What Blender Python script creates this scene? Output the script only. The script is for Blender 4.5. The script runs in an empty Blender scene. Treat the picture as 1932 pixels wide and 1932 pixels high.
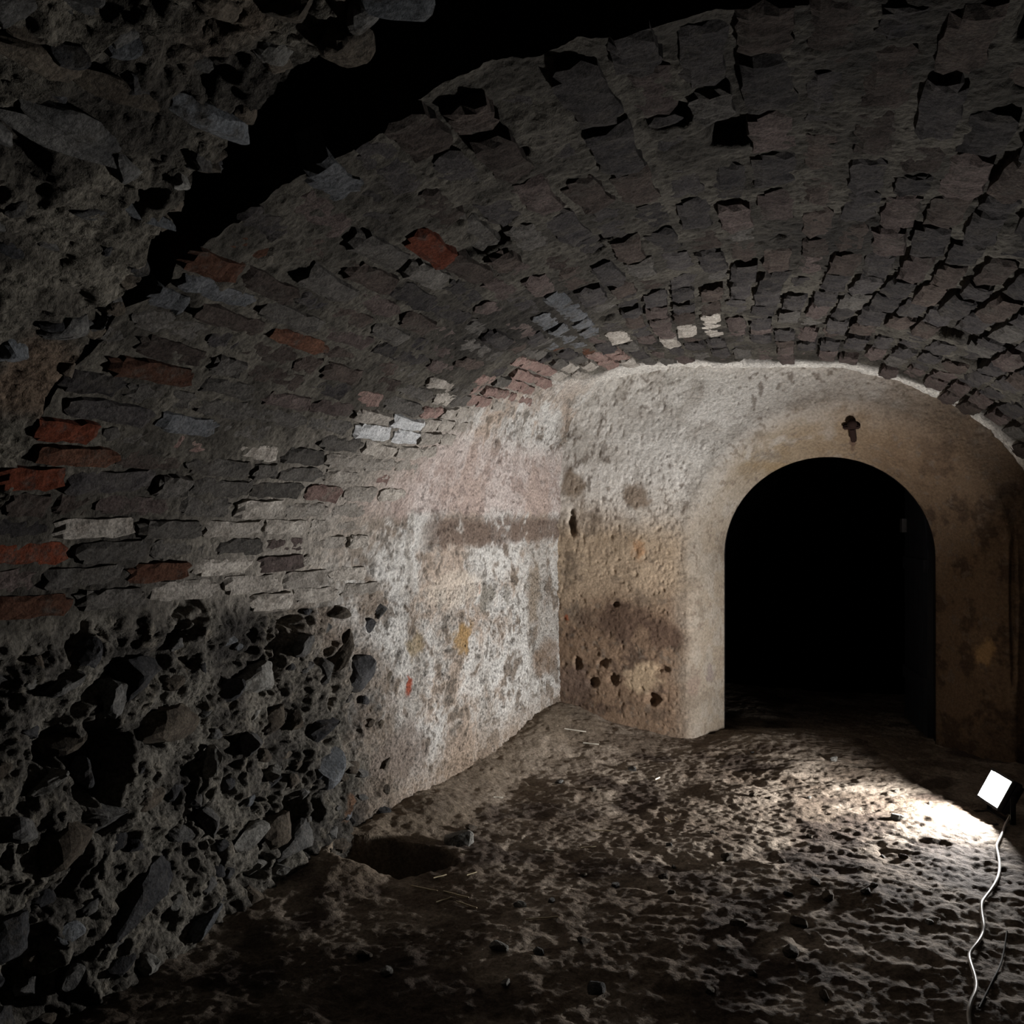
import bpy, bmesh, math, random
import numpy as np
from mathutils import Vector, Matrix

scene = bpy.context.scene
col = scene.collection
random.seed(7)
rng = np.random.default_rng(7)

# ------------------------------------------------------------------ camera, world, exposure
F_PX = 1673.0
CX = CY = 966.0
CAM = np.array([0.0, 0.0, 1.5])
YAW = math.radians(18.5)
SN, CS = math.sin(YAW), math.cos(YAW)

cam_data = bpy.data.cameras.new('camera')
cam_data.sensor_width = 36.0
cam_data.lens = F_PX / 1932.0 * 36.0
cam_data.clip_start = 0.02
cam = bpy.data.objects.new('camera', cam_data)
cam.location = CAM
cam.rotation_euler = (math.pi / 2, 0, YAW)
col.objects.link(cam)
scene.camera = cam

world = bpy.data.worlds.new('world')
scene.world = world
world.use_nodes = True
world.node_tree.nodes['Background'].inputs[0].default_value = (0, 0, 0, 1)
world.node_tree.nodes['Background'].inputs[1].default_value = 0.0

scene.view_settings.view_transform = 'Standard'
scene.view_settings.look = 'None'
scene.view_settings.exposure = 0.0
scene.view_settings.gamma = 1.0
scene.view_settings.use_curve_mapping = False

LAMP_POS = Vector((0.865, 4.86, 0.145))        # centre of the floodlight's glass
LAMP_N = Vector((-0.80, -0.23, 0.45)).normalized()
LAMP_L = 1480.0

# ------------------------------------------------------------------ helpers
def ray(u, v):
    a = (u - CX) / F_PX
    b = (CY - v) / F_PX
    return np.array([CS * a - SN, SN * a + CS, b])

def project(P):
    d = np.asarray(P, float) - CAM
    depth = -SN * d[..., 0] + CS * d[..., 1]
    right = CS * d[..., 0] + SN * d[..., 1]
    depth = np.where(depth < 0.05, 0.05, depth)
    return CX + F_PX * right / depth, CY - F_PX * d[..., 2] / depth, depth

def sstep(a, b, x):
    t = np.clip((np.asarray(x, float) - a) / (b - a), 0, 1)
    return t * t * (3 - 2 * t)

def _hash(ix, iy, iz, seed):
    h = (ix.astype(np.uint32) * np.uint32(374761393) + iy.astype(np.uint32) * np.uint32(668265263)
         + iz.astype(np.uint32) * np.uint32(2147483647 - 1013) + np.uint32(seed * 7919 + 13))
    h = (h ^ (h >> np.uint32(13))) * np.uint32(1274126177)
    h = h ^ (h >> np.uint32(16))
    return h.astype(np.float32) * np.float32(1.0 / 4294967295.0)

def vnoise(P, f, seed=0):
    """smooth value noise in -1..1"""
    Q = (np.asarray(P) * f + 1000.0 + seed * 17.31)
    I = np.floor(Q).astype(np.int64)
    T = (Q - I).astype(np.float32)
    T = T * T * T * (T * (T * 6 - 15) + 10)
    x, y, z = I[..., 0], I[..., 1], I[..., 2]
    tx, ty, tz = T[..., 0], T[..., 1], T[..., 2]
    def L(dz):
        a = _hash(x, y, z + dz, seed); b = _hash(x + 1, y, z + dz, seed)
        c = _hash(x, y + 1, z + dz, seed); d = _hash(x + 1, y + 1, z + dz, seed)
        e = a + (b - a) * tx
        g = c + (d - c) * tx
        return e + (g - e) * ty
    l0, l1 = L(0), L(1)
    return (l0 + (l1 - l0) * tz) * 2 - 1

def fbm(P, f, octv=3, seed=0, gain=0.5):
    r = 0; a = 1.0; n = 0
    for k in range(octv):
        r = r + a * vnoise(P, f * (2.03 ** k), seed + k * 3)
        n += a
        a *= gain
    return r / n

def ridged(P, f, octv=2, seed=0):
    r = 0; a = 1.0; n = 0
    for k in range(octv):
        r = r + a * (1 - 2 * np.abs(vnoise(P, f * (2.1 ** k), seed + 5 * k)))
        n += a; a *= 0.5
    return r / n

def worley(P, f, seed=0):
    """distance to nearest jittered point, cell units"""
    Q = np.asarray(P) * f + 500.0
    I = np.floor(Q).astype(np.int64)
    best = np.full(Q.shape[:-1], 9.0, np.float32)
    for dx in (-1, 0, 1):
        for dy in (-1, 0, 1):
            for dz in (-1, 0, 1):
                x, y, z = I[..., 0] + dx, I[..., 1] + dy, I[..., 2] + dz
                px = x + _hash(x, y, z, seed + 1); py = y + _hash(x, y, z, seed + 2); pz = z + _hash(x, y, z, seed + 3)
                d = (Q[..., 0] - px) ** 2 + (Q[..., 1] - py) ** 2 + (Q[..., 2] - pz) ** 2
                best = np.minimum(best, d.astype(np.float32))
    return np.sqrt(best)

def grid_normals(P, flip=1.0):
    du = np.gradient(P, axis=0)
    dv = np.gradient(P, axis=1)
    n = np.cross(du, dv)
    n /= np.linalg.norm(n, axis=-1, keepdims=True) + 1e-12
    return n * flip

def grid_mesh(name, P, colr, mat, flip=False, parent=None, smooth=True):
    nu, nv = P.shape[:2]
    me = bpy.data.meshes.new(name)
    nverts = nu * nv
    nf = (nu - 1) * (nv - 1)
    idx = np.arange(nverts).reshape(nu, nv)
    q = np.stack([idx[:-1, :-1], idx[1:, :-1], idx[1:, 1:], idx[:-1, 1:]], -1).reshape(-1, 4)
    if flip:
        q = q[:, ::-1]
    me.vertices.add(nverts)
    me.vertices.foreach_set('co', np.ascontiguousarray(P, np.float32).ravel())
    me.loops.add(nf * 4)
    me.loops.foreach_set('vertex_index', np.ascontiguousarray(q, np.int32).ravel())
    me.polygons.add(nf)
    me.polygons.foreach_set('loop_start', np.arange(0, nf * 4, 4, dtype=np.int32))
    me.polygons.foreach_set('use_smooth', np.full(nf, smooth, dtype=bool))
    me.update(calc_edges=True)
    if colr is not None:
        at = me.color_attributes.new('Col', 'FLOAT_COLOR', 'POINT')
        c4 = np.ones((nverts, 4), np.float32)
        c4[:, :3] = np.clip(colr.reshape(-1, 3), 0, 1)
        at.data.foreach_set('color', c4.ravel())
    me.materials.append(mat)
    ob = bpy.data.objects.new(name, me)
    col.objects.link(ob)
    if parent:
        ob.parent = parent
    return ob

def tag(o, label=None, cat=None, group=None, kind=None):
    if label: o['label'] = label
    if cat: o['category'] = cat
    if group: o['group'] = group
    if kind: o['kind'] = kind
    return o

def empty(name, loc=(0, 0, 0)):
    o = bpy.data.objects.new(name, None)
    o.location = loc
    o.empty_display_size = 0.1
    col.objects.link(o)
    return o

def bm_obj(name, bm, mat, parent=None, smooth=False):
    me = bpy.data.meshes.new(name)
    bm.normal_update()
    bm.to_mesh(me); bm.free()
    me.materials.append(mat)
    if smooth:
        for p in me.polygons: p.use_smooth = True
    o = bpy.data.objects.new(name, me)
    col.objects.link(o)
    if parent: o.parent = parent
    return o

def lerp3(a, b, t):
    t = np.asarray(t)[..., None]
    return a * (1 - t) + np.asarray(b) * t

# ------------------------------------------------------------------ materials
def new_mat(name):
    m = bpy.data.materials.new(name); m.use_nodes = True
    nt = m.node_tree
    return m, nt, nt.nodes['Principled BSDF']

def masonry_mat(name, rough=0.95, fine=90.0, fine_amt=0.5, bump=0.004, bscale=70.0, pit=0.0, spec=0.12):
    """vertex colour times fine grain, with fine relief"""
    m, nt, bs = new_mat(name)
    N, L = nt.nodes, nt.links
    a = N.new('ShaderNodeVertexColor'); a.layer_name = 'Col'
    tc = N.new('ShaderNodeTexCoord')
    n1 = N.new('ShaderNodeTexNoise'); n1.inputs['Scale'].default_value = fine; n1.inputs['Detail'].default_value = 5; n1.inputs['Roughness'].default_value = 0.7
    L.new(tc.outputs['Object'], n1.inputs['Vector'])
    mr = N.new('ShaderNodeMapRange')
    mr.inputs['From Min'].default_value = 0.3; mr.inputs['From Max'].default_value = 0.7
    mr.inputs['To Min'].default_value = 1 - fine_amt; mr.inputs['To Max'].default_value = 1 + fine_amt
    L.new(n1.outputs['Fac'], mr.inputs['Value'])
    mx = N.new('ShaderNodeVectorMath'); mx.operation = 'SCALE'
    L.new(a.outputs['Color'], mx.inputs[0]); L.new(mr.outputs['Result'], mx.inputs['Scale'])
    L.new(mx.outputs['Vector'], bs.inputs['Base Color'])
    n2 = N.new('ShaderNodeTexNoise'); n2.inputs['Scale'].default_value = bscale; n2.inputs['Detail'].default_value = 6; n2.inputs['Roughness'].default_value = 0.65
    L.new(tc.outputs['Object'], n2.inputs['Vector'])
    h = n2.outputs['Fac']
    if pit:
        vo = N.new('ShaderNodeTexVoronoi'); vo.inputs['Scale'].default_value = bscale * 0.6
        L.new(tc.outputs['Object'], vo.inputs['Vector'])
        r2 = N.new('ShaderNodeMapRange'); r2.inputs['From Min'].default_value = 0.05; r2.inputs['From Max'].default_value = 0.35
        r2.inputs['To Min'].default_value = -pit; r2.inputs['To Max'].default_value = 0
        L.new(vo.outputs['Distance'], r2.inputs['Value'])
        ad = N.new('ShaderNodeMath'); ad.operation = 'ADD'
        L.new(h, ad.inputs[0]); L.new(r2.outputs['Result'], ad.inputs[1])
        h = ad.outputs['Value']
    bp = N.new('ShaderNodeBump'); bp.inputs['Strength'].default_value = 1.0; bp.inputs['Distance'].default_value = bump
    L.new(h, bp.inputs['Height']); L.new(bp.outputs['Normal'], bs.inputs['Normal'])
    bs.inputs['Roughness'].default_value = rough
    bs.inputs['Specular IOR Level'].default_value = spec
    return m

def stone_mat(name, c1, c2, scale=14.0, bump=0.012, rough=0.95, spec=0.1, vary=0.3, bscale=45, smear=0.8, smear_c=None):
    """two-tone piece material, brightness varies with the object"""
    m, nt, bs = new_mat(name)
    N, L = nt.nodes, nt.links
    tc = N.new('ShaderNodeTexCoord'); oi = N.new('ShaderNodeObjectInfo'); ge = N.new('ShaderNodeNewGeometry')
    n1 = N.new('ShaderNodeTexNoise'); n1.inputs['Scale'].default_value = scale; n1.inputs['Detail'].default_value = 6; n1.inputs['Roughness'].default_value = 0.7
    L.new(ge.outputs['Position'], n1.inputs['Vector'])
    cr = N.new('ShaderNodeValToRGB')
    cr.color_ramp.elements[0].position = 0.35; cr.color_ramp.elements[0].color = (*c1, 1)
    cr.color_ramp.elements[1].position = 0.65; cr.color_ramp.elements[1].color = (*c2, 1)
    L.new(n1.outputs['Fac'], cr.inputs['Fac'])
    mr = N.new('ShaderNodeMapRange'); mr.inputs['To Min'].default_value = 1 - vary; mr.inputs['To Max'].default_value = 1 + vary
    L.new(oi.outputs['Random'], mr.inputs['Value'])
    mx = N.new('ShaderNodeVectorMath'); mx.operation = 'SCALE'
    L.new(cr.outputs['Color'], mx.inputs[0]); L.new(mr.outputs['Result'], mx.inputs['Scale'])
    n3 = N.new('ShaderNodeTexNoise'); n3.inputs['Scale'].default_value = 11; n3.inputs['Detail'].default_value = 8; n3.inputs['Roughness'].default_value = 0.75
    L.new(ge.outputs['Position'], n3.inputs['Vector'])
    r3 = N.new('ShaderNodeMapRange'); r3.inputs['From Min'].default_value = 0.52; r3.inputs['From Max'].default_value = 0.64; r3.inputs['To Max'].default_value = smear
    L.new(n3.outputs['Fac'], r3.inputs['Value'])
    mm = N.new('ShaderNodeMix'); mm.data_type = 'RGBA'
    mm.inputs['B'].default_value = (*(smear_c if smear_c else (0.055, 0.049, 0.042)), 1)
    L.new(r3.outputs['Result'], mm.inputs['Factor']); L.new(mx.outputs['Vector'], mm.inputs['A'])
    n4 = N.new('ShaderNodeTexNoise'); n4.inputs['Scale'].default_value = 110; n4.inputs['Detail'].default_value = 4; n4.inputs['Roughness'].default_value = 0.7
    L.new(ge.outputs['Position'], n4.inputs['Vector'])
    r4 = N.new('ShaderNodeMapRange'); r4.inputs['From Min'].default_value = 0.3; r4.inputs['From Max'].default_value = 0.7; r4.inputs['To Min'].default_value = 0.45; r4.inputs['To Max'].default_value = 1.55
    L.new(n4.outputs['Fac'], r4.inputs['Value'])
    m4 = N.new('ShaderNodeVectorMath'); m4.operation = 'SCALE'
    L.new(mm.outputs['Result'], m4.inputs[0]); L.new(r4.outputs['Result'], m4.inputs['Scale'])
    L.new(m4.outputs['Vector'], bs.inputs['Base Color'])
    n2 = N.new('ShaderNodeTexNoise'); n2.inputs['Scale'].default_value = bscale; n2.inputs['Detail'].default_value = 7; n2.inputs['Roughness'].default_value = 0.7
    L.new(ge.outputs['Position'], n2.inputs['Vector'])
    bp = N.new('ShaderNodeBump'); bp.inputs['Distance'].default_value = bump
    L.new(n2.outputs['Fac'], bp.inputs['Height']); L.new(bp.outputs['Normal'], bs.inputs['Normal'])
    bs.inputs['Roughness'].default_value = rough
    bs.inputs['Specular IOR Level'].default_value = spec
    return m

def plain_mat(name, c, rough=0.6, metal=0.0, spec=0.4):
    m, nt, bs = new_mat(name)
    N, L = nt.nodes, nt.links
    n1 = N.new('ShaderNodeTexNoise'); n1.inputs['Scale'].default_value = 40; n1.inputs['Detail'].default_value = 4
    tc = N.new('ShaderNodeTexCoord'); L.new(tc.outputs['Object'], n1.inputs['Vector'])
    mr = N.new('ShaderNodeMapRange'); mr.inputs['To Min'].default_value = 0.7; mr.inputs['To Max'].default_value = 1.3
    L.new(n1.outputs['Fac'], mr.inputs['Value'])
    rg = N.new('ShaderNodeRGB'); rg.outputs[0].default_value = (*c, 1)
    mx = N.new('ShaderNodeVectorMath'); mx.operation = 'SCALE'
    L.new(rg.outputs[0], mx.inputs[0]); L.new(mr.outputs['Result'], mx.inputs['Scale'])
    L.new(mx.outputs['Vector'], bs.inputs['Base Color'])
    bs.inputs['Roughness'].default_value = rough
    bs.inputs['Metallic'].default_value = metal
    bs.inputs['Specular IOR Level'].default_value = spec
    return m

M_MORTAR = masonry_mat('lime_mortar', fine=70, fine_amt=0.55, bump=0.010, bscale=48, pit=0.5)
M_RUBBLE = masonry_mat('rubble_mortar', fine=70, fine_amt=0.75, bump=0.018, bscale=52, pit=0.4)
M_PLASTER = masonry_mat('old_plaster', fine=60, fine_amt=0.32, bump=0.007, bscale=42, pit=0.3)
M_EARTH = masonry_mat('trodden_earth', fine=70, fine_amt=0.5, bump=0.009, bscale=45)
M_DARK = plain_mat('dark_passage', (0.012, 0.011, 0.012), 0.95, spec=0.05)  # near-black colour stands in for the darkness of the passage

def sc(c, k): return tuple(q * k for q in c)
def bmat(name, c1, c2, k, **kw): return stone_mat(name, sc(c1, k), sc(c2, k), **kw)
BK = 0.42
BRICK_MATS = {
    'dark':   bmat('brick_sooty',  (0.060, 0.055, 0.058), (0.130, 0.118, 0.112), BK),
    'brown':  bmat('brick_brown',  (0.080, 0.062, 0.054), (0.155, 0.122, 0.105), BK),
    'mauve':  bmat('brick_mauve',  (0.100, 0.076, 0.070), (0.190, 0.150, 0.138), BK * 1.15),
    'red':    bmat('brick_red',    (0.200, 0.050, 0.024), (0.320, 0.092, 0.048), BK * 0.95),
    'orange': bmat('brick_rust',   (0.150, 0.065, 0.040), (0.230, 0.112, 0.070), BK * 0.85),
    'grey':   bmat('brick_grey',   (0.140, 0.130, 0.120), (0.250, 0.232, 0.210), BK * 0.9),
    'blue':   bmat('brick_slate',  (0.170, 0.178, 0.192), (0.290, 0.298, 0.312), BK * 0.9, vary=0.15),
    'lime':   bmat('brick_limed',  (0.260, 0.235, 0.205), (0.460, 0.425, 0.380), 0.75, smear_c=(0.16, 0.14, 0.12)),
    'pink':   bmat('brick_pink',   (0.19, 0.125, 0.11), (0.30, 0.21, 0.185), 0.75, smear_c=(0.15, 0.13, 0.11)),
    'white':  bmat('brick_white',  (0.56, 0.57, 0.58), (0.70, 0.705, 0.71), 0.72, vary=0.1, smear=0.25),
}
SK = 0.62
M_STONES = [
    bmat('stone_dark', (0.035, 0.036, 0.040), (0.095, 0.094, 0.096), SK),
    bmat('stone_grey', (0.075, 0.075, 0.075), (0.185, 0.180, 0.170), SK),
    bmat('stone_brown', (0.080, 0.064, 0.050), (0.165, 0.140, 0.110), SK),
    bmat('stone_pale', (0.200, 0.195, 0.180), (0.380, 0.370, 0.340), SK),
    bmat('stone_slate', (0.120, 0.130, 0.142), (0.230, 0.242, 0.256), SK),
]

# ------------------------------------------------------------------ the vault's shape
Y0, Y1 = 1.75, 6.0            # brick vault, near edge and end wall
SPRING, RISE = 1.10, 1.36

def prof_params(Y):
    Y = np.asarray(Y, float)
    t = (Y - Y0) / (Y1 - Y0)
    tc = np.clip(t, -0.5, 1.2)
    c = -0.45 * tc
    xl = -2.10 + 0.104 * (Y - Y0)
    xr = 1.80 - 0.40 * np.clip(tc, -0.3, 1.2)
    nl = 2.0 + 2.6 * sstep(3.4, 5.6, Y)
    nr = 2.0 + 0.25 * sstep(4, 6, Y)
    return c, c - xl, xr - c, nl, nr

TAB_Y = np.linspace(-0.3, 6.6, 100)
TAB_S = np.linspace(0, 1, 401)
def _tab():
    out = np.zeros((len(TAB_Y), len(TAB_S), 2)); tot = np.zeros(len(TAB_Y))
    ph = np.linspace(math.pi, 0, 3001)
    for i, y in enumerate(TAB_Y):
        c, aL, aR, nl, nr = prof_params(y)
        left = ph > math.pi / 2
        n = np.where(left, nl, nr); a = np.where(left, aL, aR)
        x = c + a * np.sign(np.cos(ph)) * np.abs(np.cos(ph)) ** (2 / n)
        z = SPRING + RISE * np.abs(np.sin(ph)) ** (2 / n)
        l = np.concatenate([[0], np.cumsum(np.hypot(np.diff(x), np.diff(z)))])
        tot[i] = l[-1]
        out[i, :, 0] = np.interp(TAB_S * l[-1], l, x)
        out[i, :, 1] = np.interp(TAB_S * l[-1], l, z)
    return out, tot
TAB, TAB_LEN = _tab()

def vault(s, Y):
    s, Y = np.broadcast_arrays(np.asarray(s, float), np.asarray(Y, float))
    fy = np.clip((Y - TAB_Y[0]) / (TAB_Y[1] - TAB_Y[0]), 0, len(TAB_Y) - 1.001)
    fs = np.clip(s, 0, 1) * (len(TAB_S) - 1); fs = np.clip(fs, 0, len(TAB_S) - 1.001)
    iy = fy.astype(int); is_ = fs.astype(int)
    ty = (fy - iy)[..., None]; ts = (fs - is_)[..., None]
    p = (TAB[iy, is_] * (1 - ty) * (1 - ts) + TAB[iy + 1, is_] * ty * (1 - ts)
         + TAB[iy, is_ + 1] * (1 - ty) * ts + TAB[iy + 1, is_ + 1] * ty * ts)
    return np.stack([p[..., 0], Y, p[..., 1]], -1)

# lookup of (s, Y) on the vault from a photo pixel
_gs, _gy = np.meshgrid(np.linspace(0, 1, 320), np.linspace(0.3, 6.0, 420), indexing='ij')
_gP = vault(_gs, _gy)
_gu, _gv, _ = project(_gP)
def vault_at(u, v):
    d = (_gu - u) ** 2 + (_gv - v) ** 2
    k = np.unravel_index(np.argmin(d), d.shape)
    return _gs[k], _gy[k]

# where bare brick gives way to the whitewashed plaster (s -> Y)
_lim_px = [(600, 1110), (690, 940), (790, 850), (900, 772), (1000, 738), (1100, 716), (1290, 690), (1400, 693), (1520, 702), (1650, 738), (1800, 815), (1915, 890)]
_lim = sorted([vault_at(*p) for p in _lim_px])
LIM_S = np.array([a for a, b in _lim]); LIM_Y = np.minimum(np.array([b for a, b in _lim]), 5.86)
def brick_limit(s):
    return np.interp(s, LIM_S, LIM_Y)

def near_edge_jit(s):
    """ragged near edge of the brick vault"""
    q = np.stack([np.asarray(s) * 4.5, np.zeros_like(s), np.zeros_like(s)], -1)
    return 0.05 * vnoise(q, 4.0, 41) + 0.03 * vnoise(q, 11.0, 42)

# ------------------------------------------------------------------ colours shared by plaster surfaces
C_WHITE = np.array([0.60, 0.575, 0.535])
C_GREYW = np.array([0.46, 0.44, 0.41])
C_TAN = np.array([0.36, 0.28, 0.20])
C_BROWN = np.array([0.155, 0.100, 0.066])
C_DKBROWN = np.array([0.062, 0.042, 0.032])

def warp(P, a, f, seed=0):
    return P + a * np.stack([vnoise(P, f, seed), vnoise(P, f, seed + 1), vnoise(P, f, seed + 2)], -1)

def plaster_d(P):
    """relief shared by wall and vault so that the plaster runs on without a seam"""
    W = warp(P, 0.03, 9.0, 301)
    return (0.018 * fbm(P, 1.5, 2, 56) + 0.014 * fbm(W, 7, 3, 310) + 0.008 * ridged(W, 15, 2, 311) + 0.006 * fbm(P, 42, 2, 312)
            - 0.014 * sstep(0.25, 0.55, fbm(W, 17, 3, 313, 0.6)))

def plaster_c(P):
    W = warp(P, 0.06, 6.0, 321)
    n1 = fbm(W, 2.0, 4, 322); n2 = fbm(W, 7.0, 4, 323, 0.6); n3 = fbm(P, 24.0, 3, 324)
    run = fbm(W * np.array([1, 1, 0.25]), 6.0, 4, 325)
    c = lerp3(np.broadcast_to(np.array([0.31, 0.292, 0.268]), P.shape), [0.445, 0.432, 0.41], sstep(-0.25, 0.25, run + 0.35 * n3))
    c = lerp3(c, [0.30, 0.235, 0.185], 0.85 * sstep(-0.02, 0.38, n1 + 0.4 * n2 + 0.25 * n3))
    c = lerp3(c, [0.135, 0.110, 0.088], 0.85 * sstep(0.12, 0.40, n2 + 0.3 * n3 + 0.1 * n1))
    c = lerp3(c, [0.11, 0.095, 0.08], 0.75 * sstep(0.22, 0.40, fbm(warp(P, 0.02, 14, 350), 24, 3, 351, 0.6)))
    # dark band under the springing, brown damp foot
    z = P[..., 2] + 0.05 * n2
    band = sstep(1.28, 1.34, z) * sstep(1.50, 1.43, z) * sstep(4.0, 4.3, P[..., 1]) * (P[..., 0] < -0.9)
    c = lerp3(c, [0.125, 0.092, 0.074], 0.9 * band * sstep(-0.5, 0.0, n3 + n2 + 0.3))
    pink = sstep(1.46, 1.52, z) * sstep(2.0, 1.8, z) * (P[..., 0] < -0.9)
    c = lerp3(c, [0.36, 0.285, 0.26], 0.6 * pink)
    c = lerp3(c, [0.23, 0.175, 0.13], 0.75 * sstep(0.38, 0.08, P[..., 2] + 0.15 * n2))
    return c

def blob(P, c, r, seed=0, rag=0.62):
    """ragged spot around world point c with radii r (x, y, z)"""
    d = (P - np.asarray(c)) / np.asarray(r)
    l = np.sqrt((d ** 2).sum(-1))
    rr = np.sort(np.asarray(r))[:2].mean()
    l = l + rag * 1.5 * fbm(P, 0.9 / rr, 4, 60 + seed, 0.65)
    return 1 - sstep(0.55, 1.2, l)

# ------------------------------------------------------------------ left wall: rubble near, plaster far
def x_left(Y):
    return -2.10 + 0.104 * (np.asarray(Y) - Y0)

def plaster_mask_left(P):
    """0 rubble / brick, 1 plaster, on the left wall and vault flank"""
    y, z = P[..., 1], P[..., 2]
    edge = 3.62 + 0.22 * fbm(P, 2.2, 3, 11) + 0.10 * fbm(P, 9, 3, 12) - 0.25 * sstep(0.7, 1.1, z) + 0.1 * sstep(0.5, 0.2, z)
    return sstep(-0.26, 0.26, y - edge)

def left_colours(P, pm):
    n1 = fbm(P, 2.3, 4, 21); n2 = fbm(P, 7.0, 4, 22); n3 = fbm(P, 25.0, 3, 23)
    rub = lerp3(np.broadcast_to(np.array([0.085, 0.078, 0.068]), P.shape), [0.170, 0.158, 0.135], sstep(-0.4, 0.4, n2))
    rub = lerp3(rub, [0.035, 0.032, 0.030], 0.8 * sstep(0.1, 0.5, fbm(P, 4.0, 4, 25)))
    rub = lerp3(rub, [0.24, 0.215, 0.175], 0.6 * sstep(0.15, 0.6, n3))
    lim_ = 0.6 * sstep(2.5, 3.7, P[..., 1] + 0.5 * n1) * sstep(0.5, 1.1, P[..., 2] + 0.3 * n2)
    rub = lerp3(rub, [0.30, 0.26, 0.215], lim_)
    pl = plaster_c(P)
    return rub, pl, n1, n2, n3

NY, NZ = 860, 240
yy = np.linspace(0.9, 6.12, NY); zz = np.linspace(-0.22, 1.10, NZ)
YY, ZZ = np.meshgrid(yy, zz, indexing='ij')
P = np.stack([x_left(YY), YY, ZZ], -1)
nrm = np.zeros_like(P); nrm[..., 0] = 1.0; nrm[..., 1] = -0.1
pm = plaster_mask_left(P)
rub, pl, n1, n2, n3 = left_colours(P, pm)
def rubble_d(P):
    Pw = warp(P, 0.05, 7.0, 330)
    wl = worley(Pw * np.array([1, 1, 1.25]), 6.5, 3)
    return (0.045 * fbm(P, 2.0, 2, 31) + 0.040 * fbm(Pw, 5, 3, 32, 0.6) + 0.030 * ridged(Pw, 9, 3, 33) + 0.014 * fbm(P, 24, 3, 34, 0.7) + 0.009 * ridged(P, 40, 2, 36)
            + 0.050 * (0.5 - wl) - 0.055 * sstep(0.15, 0.55, fbm(Pw, 5.5, 4, 35, 0.6)) - 0.02)
d_r = rubble_d(P)
d_p = plaster_d(P)
d = d_r * (1 - pm) + d_p * pm

WL_uv = project(P)
def left_at(u, v):
    k = np.unravel_index(np.argmin((WL_uv[0] - u) ** 2 + (WL_uv[1] - v) ** 2), YY.shape)
    return P[k]
C = rub * 0.75 * (1 - pm[..., None]) + pl * pm[..., None]
C = lerp3(C, [0.165, 0.130, 0.102], 0.75 * np.clip(4 * pm * (1 - pm), 0, 1) * sstep(-0.5, 0.2, n2 + 0.4 * n3))
def stain(C, P, c, r, colr, amt, seed):
    return lerp3(C, colr, amt * blob(P, c, r, seed))
STAINS = []
for k, (u, v, ry, rz, cc, amt) in enumerate([
        (870, 1200, .13, .09, (0.28, 0.18, 0.08), .9), (780, 1215, .09, .07, (0.24, 0.19, 0.12), .8),
        (920, 1130, .10, .09, (0.17, 0.155, 0.13), .85), (960, 1120, .07, .07, (0.17, 0.155, 0.13), .7),
        (830, 1130, .06, .05, (0.20, 0.19, 0.17), .8), (1010, 1130, .13, .22, (0.20, 0.16, 0.12), .8),
        (770, 1290, .035, .05, (0.23, 0.06, 0.035), 1.), (905, 1110, .02, .04, (0.25, 0.13, 0.09), .9),
        (700, 1130, .16, .10, (0.16, 0.125, 0.095), .8), (1030, 1240, .22, .12, (0.17, 0.12, 0.085), .7),
        (760, 1420, .24, .13, (0.17, 0.14, 0.12), .75), (660, 1530, .04, .06, (0.15, 0.08, 0.045), .7),
        (850, 1062, .40, .09, (0.50, 0.44, 0.375), .6), (880, 1300, .22, .06, (0.58, 0.56, 0.53), .6)]):
    STAINS.append((left_at(u, v), (.3, ry, rz), cc, amt, k))
    C = stain(C, P, left_at(u, v), (.3, ry, rz), cc, amt, k)
# hollows at the foot of the wall
for (u, v, ry, rz, dep) in [(560, 1560, .10, .09, .16), (605, 1530, .035, .05, .10), (510, 1640, .05, .05, .12), (190, 1440, .10, .14, .14),
                            (110, 1420, .06, .06, .12), (400, 1800, .12, .08, .14), (330, 1180, .05, .04, .10), (60, 1850, .12, .12, .14)]:
    c = left_at(u, v)
    d = d - dep * blob(P, c, (.3, ry, rz), 3, 0.25)
Pd = P + nrm * d[..., None]
wall_left = grid_mesh('wall_left', Pd, C, M_RUBBLE, flip=False)
tag(wall_left, 'rough rubble stone wall with patches of old whitewashed plaster', 'wall', kind='structure')
WALL_L = Pd

# stones of the rubble wall
def stone_proto(seed, sub=3, ang=0.35):
    bm = bmesh.new()
    bmesh.ops.create_icosphere(bm, subdivisions=sub, radius=1.0)
    r = np.random.default_rng(seed)
    dirs = r.normal(size=(9, 3)); dirs /= np.linalg.norm(dirs, axis=1, keepdims=True)
    off = r.uniform(0.45, 0.85, 9)
    V = np.array([v.co[:] for v in bm.verts])
    for dd, o in zip(dirs, off):                       # chop flat facets
        h = V @ dd
        V = V - np.where(h > o, (h - o) * 0.92, 0)[:, None] * dd
    V = V * (1 + 0.16 * fbm(V + seed * 3.1, 2.2, 4, seed, 0.65)[:, None])
    V /= np.abs(V).max(0)
    for v, q in zip(bm.verts, V): v.co = q
    me = bpy.data.meshes.new('stone')
    bm.to_mesh(me); bm.free()
    return me
PROTO = {}
def stone_mesh(k, mi):
    if (k, mi) not in PROTO:
        me = stone_proto(100 + k)
        me.materials.append(M_STONES[mi])
        PROTO[(k, mi)] = me
    return PROTO[(k, mi)]

def place_piece(name, me, pos, ax_t, ax_b, ax_n, size, parent):
    o = bpy.data.objects.new(name, me)
    M = Matrix(((ax_t[0] * size[0], ax_b[0] * size[1], ax_n[0] * size[2], pos[0]),
                (ax_t[1] * size[0], ax_b[1] * size[1], ax_n[1] * size[2], pos[1]),
                (ax_t[2] * size[0], ax_b[2] * size[1], ax_n[2] * size[2], pos[2]),
                (0, 0, 0, 1)))
    o.matrix_world = M
    col.objects.link(o)
    if parent:
        o.parent = parent
    return o

def rot2(t, b, a):
    return t * math.cos(a) + b * math.sin(a), -t * math.sin(a) + b * math.cos(a)

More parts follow.
